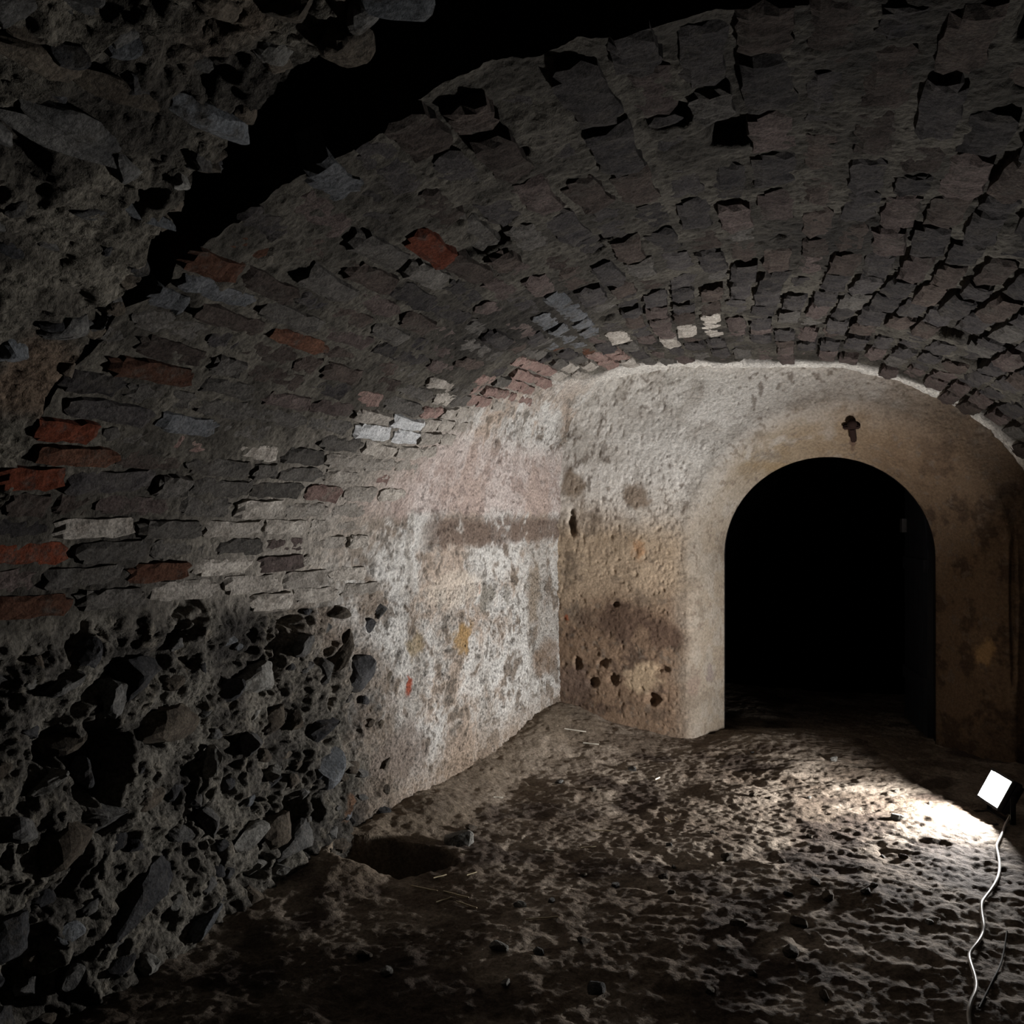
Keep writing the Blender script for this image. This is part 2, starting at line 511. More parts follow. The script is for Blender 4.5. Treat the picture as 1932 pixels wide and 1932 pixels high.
def wall_stone(y, z, sy, sz, depth, ang, mi, k, proud=0.45):
    i = int(np.clip((y - yy[0]) / (yy[-1] - yy[0]) * (NY - 1), 0, NY - 1))
    j = int(np.clip((z - zz[0]) / (zz[-1] - zz[0]) * (NZ - 1), 0, NZ - 1))
    p = np.array([x_left(y) + 0.6 * (Pd[i, j, 0] - x_left(y)), y, z])
    t, b = rot2(np.array([0.1, 0.995, 0]), np.array([0, 0, 1.0]), ang)
    n = np.array([1.0, -0.1, 0.0])
    p = p + n * depth * (proud - 0.55)
    return place_piece('stone', stone_mesh(k, mi), p, t, b, n, (sy, sz, depth), wall_left)

pts = []
# stones recognisable in the photo: pixel, half sizes in px, material
for (u, v, wu, hv, mi, ang) in [(255, 1275, 42, 40, 0, .2), (325, 1370, 50, 40, 2, -.1), (205, 1540, 34, 30, 1, 0), (90, 1475, 26, 13, 3, .35),
        (500, 1280, 38, 32, 3, .1), (680, 1270, 30, 30, 0, .5), (640, 1155, 24, 13, 2, .1), (625, 1450, 26, 42, 4, 0), (530, 1565, 24, 30, 2, .2),
        (210, 1310, 18, 45, 1, .1), (470, 1400, 22, 22, 1, 0), (120, 1600, 40, 45, 2, .3), (610, 1370, 24, 26, 0, .2), (395, 1440, 8, 34, 3, -.15),
        (270, 1690, 60, 40, 0, .6), (110, 1290, 30, 18, 1, .3), (30, 1560, 30, 28, 1, 0), (140, 1400, 30, 26, 2, 0), (20, 1770, 34, 40, 0, .2),
        (380, 1740, 30, 16, 4, .5), (520, 1460, 18, 10, 3, .3), (605, 1270, 18, 30, 1, .4), (515, 1635, 14, 20, 3, 0), (545, 1645, 9, 9, 3, 0),
        (580, 1585, 42, 32, 1, 0.2), (280, 1820, 12, 22, 3, .2), (200, 1460, 14, 34, 0, 0), (440, 1300, 22, 18, 0, .4), (650, 1225, 30, 12, 2, .9), (560, 1215, 20, 24, 1, .3)]:
    c = left_at(u, v)
    _, _, dep = project(c)
    pp = dep / F_PX
    nfore = 0.62                                        # the wall is seen at a slant
    wall_stone(c[1], c[2], wu * pp / nfore, hv * pp, 0.05 + 0.3 * min(wu, hv) * pp, ang, mi, len(pts) % 10, 0.5)
    pts.append((c[1], c[2], max(wu, hv) * pp * 1.2))
tries = 0
while len(pts) < 125 and tries < 6000:
    tries += 1
    y = random.uniform(1.65, 4.05); z = random.uniform(0.0, 1.10)
    if y > 3.4 and random.random() < (y - 3.4) / 0.55: continue
    r = random.choice([0.025, 0.03, 0.04, 0.05, 0.065])
    if any((y - a) ** 2 + (z - b) ** 2 < (r + c) ** 2 for a, b, c in pts): continue
    mi = random.choices([0, 1, 2, 3, 4], [4, 4, 3, 0.8, 0.8])[0]
    wall_stone(y, z, r * random.uniform(.9, 1.6), r * random.uniform(.6, 1.1), r * 0.8, random.uniform(-.6, .6), mi, random.randrange(10), random.uniform(.0, .45))
    pts.append((y, z, r))

# ------------------------------------------------------------------ brick vault: mortar bed and plaster
NS, NYV = 560, 640
ss = np.linspace(0, 1, NS); yv = np.linspace(Y0, 6.1, NYV)
S, YV = np.meshgrid(ss, yv, indexing='ij')
taper = 1 - sstep(Y0, Y0 + 0.5, YV)
P = vault(S, YV + taper * near_edge_jit(S))
nv = grid_normals(P)                      # sign fixed below
if nv[NS // 2, NYV // 2, 2] > 0: nv = -nv
lim = brick_limit(S) + 0.05 * fbm(P, 6, 3, 51)
wide = 1 - sstep(0.16, 0.27, S)
pmv = sstep(-0.05, 0.07, YV - lim) * (1 - wide) + wide * sstep(-0.35, 0.45, YV - lim + 0.25 * fbm(P, 7, 4, 50, 0.6))
flank = 1 - sstep(0.02, 0.28, S)          # left side: joints nearly flush, limed
softedge = sstep(-1.3, 0.1, YV - lim) * (1 - sstep(0.15, 0.4, S))
n2 = fbm(P, 7, 4, 52); n3 = fbm(P, 28, 3, 53); nb = fbm(P, 1.6, 3, 54)
mort = lerp3(np.broadcast_to(np.array([0.082, 0.074, 0.062]), P.shape), [0.165, 0.150, 0.125], sstep(-0.35, 0.4, n2 + 0.4 * n3))
mort = lerp3(mort, [0.030, 0.027, 0.025], 0.75 * sstep(0.05, 0.5, nb + 0.4 * n3))
mort = lerp3(mort, [0.34, 0.31, 0.275], 0.75 * softedge)
mort = lerp3(mort, [0.25, 0.22, 0.185], 0.35 * flank * sstep(2.4, 3.6, YV))
plv = plaster_c(P)
upper = sstep(0.20, 0.34, S)
plv = lerp3(plv, lerp3(np.broadcast_to(C_GREYW, P.shape), C_WHITE, sstep(-0.4, 0.2, n2)), upper)
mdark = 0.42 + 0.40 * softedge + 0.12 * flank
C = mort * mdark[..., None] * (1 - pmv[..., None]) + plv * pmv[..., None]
VUV = project(P)
def vault_pt(u, v):
    k = np.unravel_index(np.argmin((VUV[0] - u) ** 2 + (VUV[1] - v) ** 2), S.shape)
    return P[k]
crown = sstep(0.22, 0.45, S)
gapm = sstep(-0.2, 0.3, fbm(P, 2.4, 3, 57) + 0.35 * sstep(0.5, 0.65, S) - 0.18) * (0.45 + 0.55 * crown)
pd_ = plaster_d(P)
d = (1 - pmv) * 0.018 * fbm(P, 1.5, 2, 56) \
    + (1 - pmv) * (-0.005 - 0.026 * gapm + 0.009 * fbm(P, 12, 3, 58) + 0.007 * fbm(P, 42, 2, 59)) \
    + pmv * pd_
d = d - 0.06 * sstep(0.36, 0.55, fbm(P, 5.2, 3, 67)) * crown * (1 - pmv)
mix0 = 1 - sstep(0.0, 0.018, S + 0.014 * fbm(P, 9, 3, 68) - 0.002)
mix0[0] = 1
tc_ = C.copy(); kS = 40
rub_, pl_, _a, _b, _c = left_colours(P[:kS], None); pm_ = plaster_mask_left(P[:kS])[..., None]
dw_ = d.copy(); dw_[:kS] = rubble_d(P[:kS]) * (1 - pm_[..., 0]) + plaster_d(P[:kS]) * pm_[..., 0]
d = d * (1 - mix0) + dw_ * mix0
tc_[:kS] = rub_ * 0.75 * (1 - pm_) + pl_ * pm_
C = C * (1 - mix0[..., None]) + tc_ * mix0[..., None]
for (c_, r_, colr_, amt_, k_) in STAINS:
    C = lerp3(C, colr_, amt_ * pmv * (1 - sstep(0.12, 0.2, S)) * blob(P, c_, r_, k_))
Pd = P + nv * d[..., None]
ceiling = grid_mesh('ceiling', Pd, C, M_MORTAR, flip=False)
tag(ceiling, 'low barrel vault of old soot-darkened brick, limewashed at its far end', 'vault', kind='structure')
VAULT_D, VAULT_N = Pd, nv

# the face of the slot in the crown, on the far side
def strip(name, edge, out_dir, depth, mat, steps=14, rough=0.03):
    k = np.linspace(0, 1, steps)
    Q = edge[:, None, :] + out_dir[:, None, :] * (k[None, :, None] * depth)
    Q = Q + rough * (np.stack([fbm(Q, 6, 3, 81), fbm(Q, 6, 3, 82), fbm(Q, 6, 3, 83)], -1)) * np.minimum(1, k * 6)[None, :, None]
    cc = np.broadcast_to(np.array([0.03, 0.027, 0.025]), Q.shape)  # slot's shade put into the colour, so bounced light stays faint
    return grid_mesh(name, Q, cc, mat)
e = Pd[:, 0, :]
out = -nv[:, 0, :].copy(); out[:, 1] = 0.05
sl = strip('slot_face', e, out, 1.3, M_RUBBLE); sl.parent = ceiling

# bricks ------------------------------------------------------------
def brick_proto(seed):
    """one worn brick: unit half sizes, face towards +z, open underneath"""
    r = np.random.default_rng(900 + seed)
    nx, ny = 9, 5
    bm = bmesh.new()
    xs = np.linspace(-1, 1, nx); ys = np.linspace(-1, 1, ny)
    V = []
    ch = r.uniform(0, 0.20, 4)
    for i, x in enumerate(xs):
        row = []
        for j, y in enumerate(ys):
            ex = abs(x) > .99; ey = abs(y) > .99
            X = x; Y = y; Z = 1 + r.normal(0, 0.05)
            if ex: X = x * (0.96 + r.normal(0, .05)); Z -= abs(r.normal(.14, .10))
            if ey: Y = y * (0.95 + r.normal(0, .055)); Z -= abs(r.normal(.12, .08))
            if ex and ey:
                q = ch[(x > 0) * 2 + (y > 0)]
                X *= 1 - q; Y *= 1 - q * 1.6; Z -= q * 1.2
            row.append(bm.verts.new((X, Y, Z)))
        V.append(row)
    for i in range(nx - 1):
        for j in range(ny - 1):
            bm.faces.new((V[i][j], V[i + 1][j], V[i + 1][j + 1], V[i][j + 1]))
    loop = [V[i][0] for i in range(nx)] + [V[-1][j] for j in range(1, ny)] + [V[i][-1] for i in range(nx - 2, -1, -1)] + [V[0][j] for j in range(ny - 2, 0, -1)]
    low = [bm.verts.new((v.co.x * 1.02, v.co.y * 1.02, -1)) for v in loop]
    m = len(loop)
    for k in range(m):
        bm.faces.new((loop[k], low[k], low[(k + 1) % m], loop[(k + 1) % m]))
    bm.normal_update()
    me = bpy.data.meshes.new('brick')
    bm.to_mesh(me); bm.free()
    return me
B_RAW = [brick_proto(k) for k in range(12)]
B_MESH = {}
def brick_mesh(k, key):
    if (k, key) not in B_MESH:
        me = B_RAW[k].copy(); me.materials.append(BRICK_MATS[key])
        B_MESH[(k, key)] = me
    return B_MESH[(k, key)]

OVER = [  # photo pixel, radius, tone
    (60, 880, 85, 'red'), (90, 915, 70, 'red'), (55, 1040, 60, 'red'), (220, 705, 60, 'red'), (270, 720, 50, 'orange'), (130, 785, 60, 'red'),
    (200, 840, 70, 'orange'), (150, 890, 60, 'orange'), (290, 590, 40, 'orange'), (400, 480, 60, 'orange'), (460, 440, 40, 'orange'), (210, 1215, 70, 'orange'), (330, 1190, 60, 'orange'),
    (30, 1280, 45, 'orange'), (60, 1165, 60, 'orange'), (130, 1060, 50, 'orange'), (290, 1080, 60, 'orange'), (280, 1110, 40, 'orange'), (410, 1160, 40, 'mauve'),
    (380, 555, 85, 'blue'), (320, 800, 50, 'blue'), (350, 883, 45, 'blue'), (465, 535, 40, 'grey'), (545, 515, 35, 'grey'), (620, 320, 40, 'blue'),
    (740, 812, 55, 'white'), (770, 795, 30, 'white'), (830, 745, 40, 'lime'), (885, 636, 28, 'lime'), (1282, 642, 26, 'lime'), (1348, 622, 26, 'lime'),
    (1310, 620, 20, 'lime'), (1175, 635, 25, 'lime'), (450, 1160, 30, 'lime'), (500, 1140, 30, 'lime'), (380, 1115, 35, 'lime'), (440, 1090, 40, 'lime'), (540, 1040, 40, 'mauve'),
    (690, 890, 30, 'pink'), (825, 775, 22, 'pink'), (915, 735, 30, 'pink'), (1070, 610, 70, 'blue'), (1440, 670, 22, 'mauve'), (1480, 670, 22, 'mauve'), (1530, 670, 22, 'mauve'),
    (1000, 720, 60, 'pink'), (1150, 695, 50, 'pink'), (1700, 720, 25, 'mauve'), (1790, 730, 30, 'mauve'),
]
def brick_tone(u, v, s, y, lim):
    for (a, b, r, key) in OVER:
        if (u - a) ** 2 + (v - b) ** 2 < r * r * 0.55: return key
    dl = lim - y
    if dl < 0 and s < 0.3: return 'lime'
    if s < 0.34:
        if y < 2.4 and random.random() < 0.35: return random.choice(['orange', 'brown', 'red'])
        if dl < 0.5: return random.choices(['lime', 'pink', 'grey'], [5, 1.5, .8])[0]
        if dl < 1.3 and s < 0.22: return random.choices(['lime', 'grey', 'pink', 'mauve'], [2.5, 4, 1.2, 1])[0]
        return random.choices(['dark', 'brown', 'grey', 'mauve', 'orange'], [3, 3, 3, 1, .4])[0]
    if dl < 0.35: return random.choices(['mauve', 'brown', 'grey'], [4, 2, 1.5])[0]
    return random.choices(['dark', 'brown', 'mauve', 'grey'], [5, 2.5, 1, .8])[0]

LMID = float(np.interp(3.6, TAB_Y, TAB_LEN))
s_edges = [0.004]
while s_edges[-1] < 0.985:
    s = s_edges[-1]
    w = 0.072 + (0.125 - 0.072) * float(sstep(0.20, 0.42, s))
    s_edges.append(s + w * random.uniform(0.93, 1.07) / LMID)
bricks = []
for c in range(len(s_edges) - 1):
    s0, s1 = s_edges[c], s_edges[c + 1]
    sm = 0.5 * (s0 + s1)
    y = Y0 + 0.01 + (c % 2) * 0.14 + random.uniform(-0.03, 0.03) - 0.10
    while y < 5.9:
        Lb = random.uniform(0.24, 0.31) if random.random() > 0.12 else random.uniform(0.12, 0.16)
        ym = y + Lb / 2
        ya = max(y, Y0 - 0.02 + float(near_edge_jit(np.array([sm]))[0]))
        ye = y + Lb
        lm = float(brick_limit(sm))
        y = ye + random.uniform(0.008, 0.018)
        if ye - ya < 0.09: continue
        ym = 0.5 * (ya + ye)
        if ym > lm + (0.45 * random.random() if sm < 0.22 else 0.02): continue
        if c == 0 and random.random() < 0.35: continue
        if random.random() < 0.035 and sm > 0.1: continue          # a brick has dropped out
        p = vault(sm, ym)
        u, v, dep = [float(q) for q in project(p)]
        a = vault(s0, ym); b = vault(s1, ym)
        half_w = 0.5 * float(np.linalg.norm(b - a)) * (0.92 - 0.06 * float(sstep(.25, .45, sm))) * random.uniform(0.88, 1.04)
        t = vault(sm, min(ym + 0.1, 6.1)) - vault(sm, ym - 0.1); t /= np.linalg.norm(t)
        bb = b - a; bb /= np.linalg.norm(bb); bb = bb - t * (bb @ t); bb /= np.linalg.norm(bb)
        n = np.cross(t, bb)
        ctr = np.array([-0.3, ym, 0.9]) - p
        if n @ ctr < 0: n = -n
        nn = n + t * random.gauss(-0.012, 0.03) + bb * random.gauss(0, 0.045); nn /= np.linalg.norm(nn)
        t = t - nn * (t @ nn); t /= np.linalg.norm(t)
        rz_ = random.gauss(0, 0.035); t, bb = rot2(t, np.cross(nn, t), rz_)
        i = int(sm * (NS - 1)); j = int(np.clip((ym - Y0) / (6.1 - Y0) * (NYV - 1), 0, NYV - 1))
        base = float(((VAULT_D[i, j] - P[i, j]) * nv[i, j]).sum())
        top = 0.018 * float(fbm(p[None], 1.5, 2, 56)[0]) + random.gauss(0.006, 0.006)
        top = max(top, base + 0.002) if random.random() < (0.86 if gapm[i, j] > 0.22 or sm < 0.2 else 0.45) else min(top, base + 0.001)
        key_ = brick_tone(u, v, sm, ym, lm)
        if key_ in ('white', 'lime', 'red', 'blue'): top = max(top, base + 0.005)
        hd = 0.05
        pos = p + n * (top - hd)
        area = (ye - ya) * half_w * 2 * abs(float(n @ (CAM - p))) / np.linalg.norm(CAM - p) / dep ** 2
        vis = -30 < u < 1962 and -30 < v < 1962
        bricks.append(dict(pos=pos, t=t, b=bb, n=nn, size=(0.5 * (ye - ya), half_w, hd), key=key_, area=area if vis else 0, k=random.randrange(12)))
bricks.sort(key=lambda q: -q['area'])
for q in bricks[:296]:
    place_piece('brick', brick_mesh(q['k'], q['key']), q['pos'], q['t'], q['b'], q['n'], q['size'], ceiling)
rest = bricks[296:]
# the far, small ones as one part
keys = list(BRICK_MATS)
vv = []; ff = []; mi_ = []; off = 0
for q in rest:
    me = B_RAW[q['k']]
    X = np.array([v.co[:] for v in me.vertices]) * np.array(q['size'])
    vv.append(q['pos'] + X[:, :1] * q['t'] + X[:, 1:2] * q['b'] + X[:, 2:] * q['n'])
    for f in me.polygons:
        ff.append([off + i for i in f.vertices]); mi_.append(keys.index(q['key']))
    off += len(X)
me = bpy.data.meshes.new('far_bricks')
me.from_pydata(np.concatenate(vv), [], ff)
for k in keys: me.materials.append(BRICK_MATS[k])
me.polygons.foreach_set('material_index', np.array(mi_, np.int32))
me.update()
fb = bpy.data.objects.new('brick_courses', me); col.objects.link(fb); fb.parent = ceiling; fb['kind'] = 'stuff'

# ------------------------------------------------------------------ near stretch of vault: rubble, ends in a ragged edge before the slot
def near_far_edge(s):
    pts_ = [(-0.05, 1.80), (0.10, 1.78), (0.17, 1.75), (0.235, 1.70), (0.30, 1.60), (0.36, 1.47), (0.42, 1.30), (0.50, 1.12), (0.60, 1.0), (1.05, 0.95)]
    a = np.array(pts_)
    q = np.stack([np.asarray(s) * 5, np.zeros_like(s), np.zeros_like(s)], -1)
    return np.interp(s, a[:, 0], a[:, 1]) + 0.035 * vnoise(q, 2.6, 91) + 0.02 * vnoise(q, 8.0, 92) - 0.02
NS2, NY2 = 620, 260
s2 = np.linspace(0, 1, NS2); k2 = np.linspace(0, 1, NY2)
S2, K2 = np.meshgrid(s2, k2, indexing='ij')
Y2 = 0.15 + (near_far_edge(S2) - 0.15) * K2
P2 = vault(S2, Y2)
n_2 = grid_normals(P2)
if n_2[NS2 // 2, NY2 // 2, 2] > 0: n_2 = -n_2
Q2 = P2 * np.array([1, 0.8, 1])
Q2 = warp(Q2, 0.05, 7.0, 340)
wl = worley(Q2, 6.0, 8)
d2 = 0.035 * fbm(P2, 2.2, 2, 101) + 0.035 * (0.55 - wl) + 0.024 * ridged(Q2 * np.array([1, .6, 1]), 9, 3, 102) + 0.010 * fbm(P2, 24, 3, 103, 0.7) + 0.008 * ridged(P2, 40, 2, 109) - 0.04 * sstep(0.2, 0.55, fbm(Q2, 6, 4, 104, 0.6)) - 0.008
m2 = fbm(P2, 4, 4, 105); m3 = fbm(P2, 20, 3, 106)
C2 = lerp3(np.broadcast_to(np.array([0.11, 0.100, 0.082]), P2.shape), [0.22, 0.20, 0.165], sstep(-0.3, 0.5, m2 + 0.5 * m3))
C2 = lerp3(C2, [0.045, 0.04, 0.035], 0.8 * sstep(0.1, 0.5, fbm(P2, 3, 3, 107)))
C2 = lerp3(C2, [0.24, 0.17, 0.12], 0.7 * sstep(0.2, 0.5, fbm(P2, 2.6, 3, 108)))
Pd2 = P2 + n_2 * d2[..., None]
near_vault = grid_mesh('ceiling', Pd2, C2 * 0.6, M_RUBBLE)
tag(near_vault, 'rubble and mortar vault with a ragged edge beside the dark slot', 'vault', kind='structure')
e = Pd2[:, -1, :]; out = -n_2[:, -1, :].copy(); out[:, 1] = -0.1
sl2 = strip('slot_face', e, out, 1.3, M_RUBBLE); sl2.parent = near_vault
N2UV = project(P2)
def near_stone(u, v, lu, lv, ang, mi, k, proud=0.5):
    """stone at a photo pixel; lu, lv half sizes in metres along the barrel and around it"""
    kk = np.unravel_index(np.argmin((N2UV[0] - u) ** 2 + (N2UV[1] - v) ** 2), S2.shape)
    p = Pd2[kk]; n = n_2[kk]
    t = np.array([0, 1.0, 0]); t -= n * (t @ n); t /= np.linalg.norm(t)
    b = np.cross(n, t)
    t, b = rot2(t, b, ang)
    dz = 0.35 * min(lu, lv) + 0.015
    place_piece('stone', stone_mesh(k, mi), p + n * dz * (proud - 0.5), t, b, n, (lu, lv, dz), near_vault)
for a in [(410, 245, .12, .035, .1, 4, 1), (290, 425, .11, .022, .1, 4, 2), (150, 290, .17, .035, .05, 1, 3), (70, 105, .10, .035, .2, 2, 4), (140, 245, .13, .03, .05, 1, 5),
          (530, 110, .05, .03, .4, 3, 6), (240, 105, .04, .03, .2, 4, 7), (410, 175, .04, .025, .3, 1, 8), (340, 345, .025, .02, 0, 3, 9), (560, 20, .06, .05, 0, 2, 0),
          (130, 620, .06, .05, .1, 1, 1), (20, 660, .05, .05, 0, 4, 2), (220, 180, .11, .03, .1, 2, 3), (20, 20, .05, .04, 0, 1, 4), (660, 70, .06, .05, 0.3, 2, 5), (690, 20, .05, .04, 0, 1, 6)]:
    near_stone(*a)
for k in range(45):
    near_stone(random.uniform(-40, 600), random.uniform(-20, 760) , random.uniform(.02, .06), random.uniform(.015, .03), random.uniform(-.4, .4), random.choices([0, 1, 2, 3], [3, 4, 3, .6])[0], random.randrange(10), random.uniform(-.3, .4))
# the pale bluish stone jutting from the edge over the slot
near_stone(796, 5, .075, .055, 0.3, 4, 3, 1.2)

# ------------------------------------------------------------------ end wall with splayed, arched door recess
AX, AR, AZ = 0.112, 0.668, 1.20          # arch centre, radius, springing height
YIN, YOUT = 6.33, 6.0
def arch_path(t):
    """t in 0..1 from the left jamb's foot over the arch to the right jamb's foot"""
    base = -0.25
    Lj = AZ - base; La = math.pi * AR; tot = 2 * Lj + La
    l = np.asarray(t) * tot
    x = np.where(l < Lj, AX - AR, np.where(l > Lj + La, AX + AR, AX - AR * np.cos((l - Lj) / AR)))
    z = np.where(l < Lj, base + l, np.where(l > Lj + La, base + tot - l, AZ + AR * np.sin(np.clip((l - Lj) / AR, 0, math.pi))))
    nx = np.where(l < Lj, -1.0, np.where(l > Lj + La, 1.0, -np.cos((l - Lj) / AR)))
    nz = np.where(l < Lj, 0.0, np.where(l > Lj + La, 0.0, np.sin(np.clip((l - Lj) / AR, 0, math.pi))))
    return x, z, nx, nz
NT, NR = 780, 250
T = np.linspace(0, 1, NT); Rr = np.linspace(0, 1, NR) ** 1.25 * 1.5
TT, RR = np.meshgrid(T, Rr, indexing='ij')
x, z, nx, nz = arch_path(TT)
width = 0.23 + 0.14 * sstep(0.25, 0.55, TT) + 0.03 * sstep(0.6, 0.8, TT)
f = np.clip(RR / width, 0, 1)
prof = np.where(f < 1, np.sin(f * math.pi / 2) ** 1.15, 1.0)
XW = x + nx * RR; ZW = z + nz * RR
YW = YIN - (YIN - YOUT) * prof
rim = np.exp(-((RR - width * 0.98) / 0.03) ** 2) * sstep(0.62, 0.7, TT)      # raised arris on the right
P = np.stack([XW, YW, ZW], -1)
nw = grid_normals(P)
if nw[NT // 2, NR - 5, 1] > 0: nw = -nw
inside = sstep(0.0, 0.06, RR)
n1 = fbm(P, 2.2, 4, 121); n2 = fbm(P, 8, 4, 122); n3 = fbm(P, 30, 3, 123)
wz = ZW + 0.20 * n1 + 0.10 * n2
C = lerp3(np.broadcast_to(np.array([0.68, 0.655, 0.615]), P.shape), [0.52, 0.49, 0.45], sstep(-0.2, 0.4, n2 + 0.3 * n3))
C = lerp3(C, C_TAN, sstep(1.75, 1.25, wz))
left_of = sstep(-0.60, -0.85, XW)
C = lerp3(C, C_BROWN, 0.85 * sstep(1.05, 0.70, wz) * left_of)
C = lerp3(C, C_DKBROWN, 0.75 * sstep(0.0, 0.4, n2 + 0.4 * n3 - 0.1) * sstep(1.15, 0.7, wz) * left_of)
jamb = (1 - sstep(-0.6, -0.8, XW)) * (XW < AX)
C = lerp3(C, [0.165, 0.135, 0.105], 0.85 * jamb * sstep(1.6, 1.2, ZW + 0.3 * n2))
C = lerp3(C, [0.15, 0.115, 0.085], 0.7 * sstep(0.15, 0.45, fbm(P, 6, 5, 124, 0.65)) * sstep(2.1, 1.5, ZW))
soff = sstep(1.05, 0.75, f)
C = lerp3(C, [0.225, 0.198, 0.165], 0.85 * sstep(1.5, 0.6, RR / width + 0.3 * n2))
C = lerp3(C, C_TAN * 0.5, 0.6 * jamb * sstep(-0.1, 0.3, n2 + 0.3 * n3 + 0.1) * sstep(1.7, 1.2, ZW))
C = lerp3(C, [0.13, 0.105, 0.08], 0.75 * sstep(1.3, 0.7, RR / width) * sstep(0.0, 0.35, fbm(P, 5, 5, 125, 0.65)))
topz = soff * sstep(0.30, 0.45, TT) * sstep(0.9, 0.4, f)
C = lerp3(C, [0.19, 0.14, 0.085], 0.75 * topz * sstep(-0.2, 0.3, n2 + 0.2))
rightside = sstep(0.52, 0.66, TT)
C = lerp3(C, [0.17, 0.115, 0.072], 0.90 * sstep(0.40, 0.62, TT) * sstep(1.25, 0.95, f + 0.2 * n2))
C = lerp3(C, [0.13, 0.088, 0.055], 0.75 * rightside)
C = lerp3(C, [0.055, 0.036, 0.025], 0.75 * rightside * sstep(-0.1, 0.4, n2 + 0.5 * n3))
C = lerp3(C, [0.14, 0.11, 0.085], 0.7 * sstep(0.26, 0.42, fbm(warp(P, 0.02, 14, 350), 26, 3, 351, 0.6)) * sstep(-0.5, 0.1, n1 + 0.2))
WUV = project(P)
END_P, END_N = P, nw
def end_at(u, v):
    k = np.unravel_index(np.argmin((WUV[0] - u) ** 2 + (WUV[1] - v) ** 2), TT.shape)
    return END_P[k], END_N[k]
for k, (u, v, rx, rz, cc, amt) in enumerate([(1200, 940, .10, .10, (0.20, 0.145, 0.10), .8), (1085, 920, .09, .12, (0.20, 0.145, 0.095), .8), (1205, 1035, .07, .07, (0.34, 0.20, 0.11), .8),
        (1170, 1170, .22, .16, (0.085, 0.055, 0.040), .9), (1250, 1200, .12, .10, (0.09, 0.058, 0.042), .8), (1310, 1290, .05, .10, (0.16, 0.12, 0.095), .8), (1340, 1270, .02, .07, (0.15, 0.12, 0.11), .7),
        (1215, 1280, .13, .10, (0.38, 0.29, 0.195), .85), (1080, 1290, .12, .14, (0.13, 0.09, 0.07), .8), (1070, 1165, .015, .03, (0.22, 0.07, 0.035), .9), (1240, 1345, .08, .05, (0.10, 0.07, 0.05), .8),
        (1240, 830, .3, .16, (0.62, 0.60, 0.565), .7), (1855, 1235, .06, .10, (0.36, 0.23, 0.11), .8), (1605, 800, .05, .05, (0.08, 0.045, 0.03), .85), (1610, 830, .018, .07, (0.07, 0.04, 0.03), .8),
        (1450, 880, .16, .03, (0.20, 0.145, 0.085), .7)]):
    C = stain(C, P, end_at(u, v)[0], (rx, .5, rz), cc, amt, 90 + k)
rough = sstep(0.2, -0.2, XW - (-0.75)) * 1.0 + 0.35
d = inside * (0.012 * fbm(P, 2.5, 2, 131) + rough * (0.006 * fbm(P, 9, 4, 132) + 0.003 * fbm(P, 38, 3, 133) - 0.007 * sstep(0.36, 0.6, fbm(P, 22, 3, 134)) * sstep(1.9, 1.2, wz))
              - 0.004 * sstep(0.4, 0.6, fbm(P, 33, 2, 135)) * rough) + 0.018 * rim
for (u, v, rx, rz, dep) in [(1078, 985, .03, .075, .09), (1140, 1250, .045, .03, .04), (1118, 1285, .05, .04, .05), (1158, 1283, .04, .035, .05), (1090, 1250, .03, .05, .05), (1248, 1262, .05, .022, .03),
                            (1160, 1140, .03, .02, .03), (1230, 1320, .05, .04, .06), (1912, 1150, .02, .45, .03)]:
    d = d - dep * blob(P, end_at(u, v)[0], (rx, .5, rz), int(u), 0.5)
Pd = P + nw * d[..., None]
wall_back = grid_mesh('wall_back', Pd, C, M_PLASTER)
tag(wall_back, 'stained plaster end wall with a splayed arched doorway recess', 'wall', kind='structure')

# passage behind the opening: jamb thickness, then a dark room
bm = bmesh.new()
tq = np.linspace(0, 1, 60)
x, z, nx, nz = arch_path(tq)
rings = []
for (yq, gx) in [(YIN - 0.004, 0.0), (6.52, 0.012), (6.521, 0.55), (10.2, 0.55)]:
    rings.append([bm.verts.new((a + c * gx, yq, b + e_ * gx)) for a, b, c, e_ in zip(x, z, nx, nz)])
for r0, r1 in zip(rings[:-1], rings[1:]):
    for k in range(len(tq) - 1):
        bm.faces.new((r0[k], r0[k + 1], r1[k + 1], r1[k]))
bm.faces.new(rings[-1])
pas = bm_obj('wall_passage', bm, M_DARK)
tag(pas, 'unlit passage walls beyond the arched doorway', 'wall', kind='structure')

# ------------------------------------------------------------------ right wall (out of frame, closes the cellar)
ya = np.linspace(0.2, 6.1, 120); za = np.linspace(-0.2, 1.16, 40)
A, B = np.meshgrid(ya, za, indexing='ij')
xr = 1.80 - 0.40 * np.clip((A - Y0) / (Y1 - Y0), -0.3, 1.2)
P = np.stack([xr, A, B], -1)
P[..., 0] += 0.04 * fbm(P, 4, 3, 141)
cc = np.broadcast_to(np.array([0.10, 0.085, 0.07]), P.shape)
wr = grid_mesh('wall_right', P, cc, M_RUBBLE)
tag(wr, 'dark stone side wall beside the floodlight', 'wall', kind='structure')

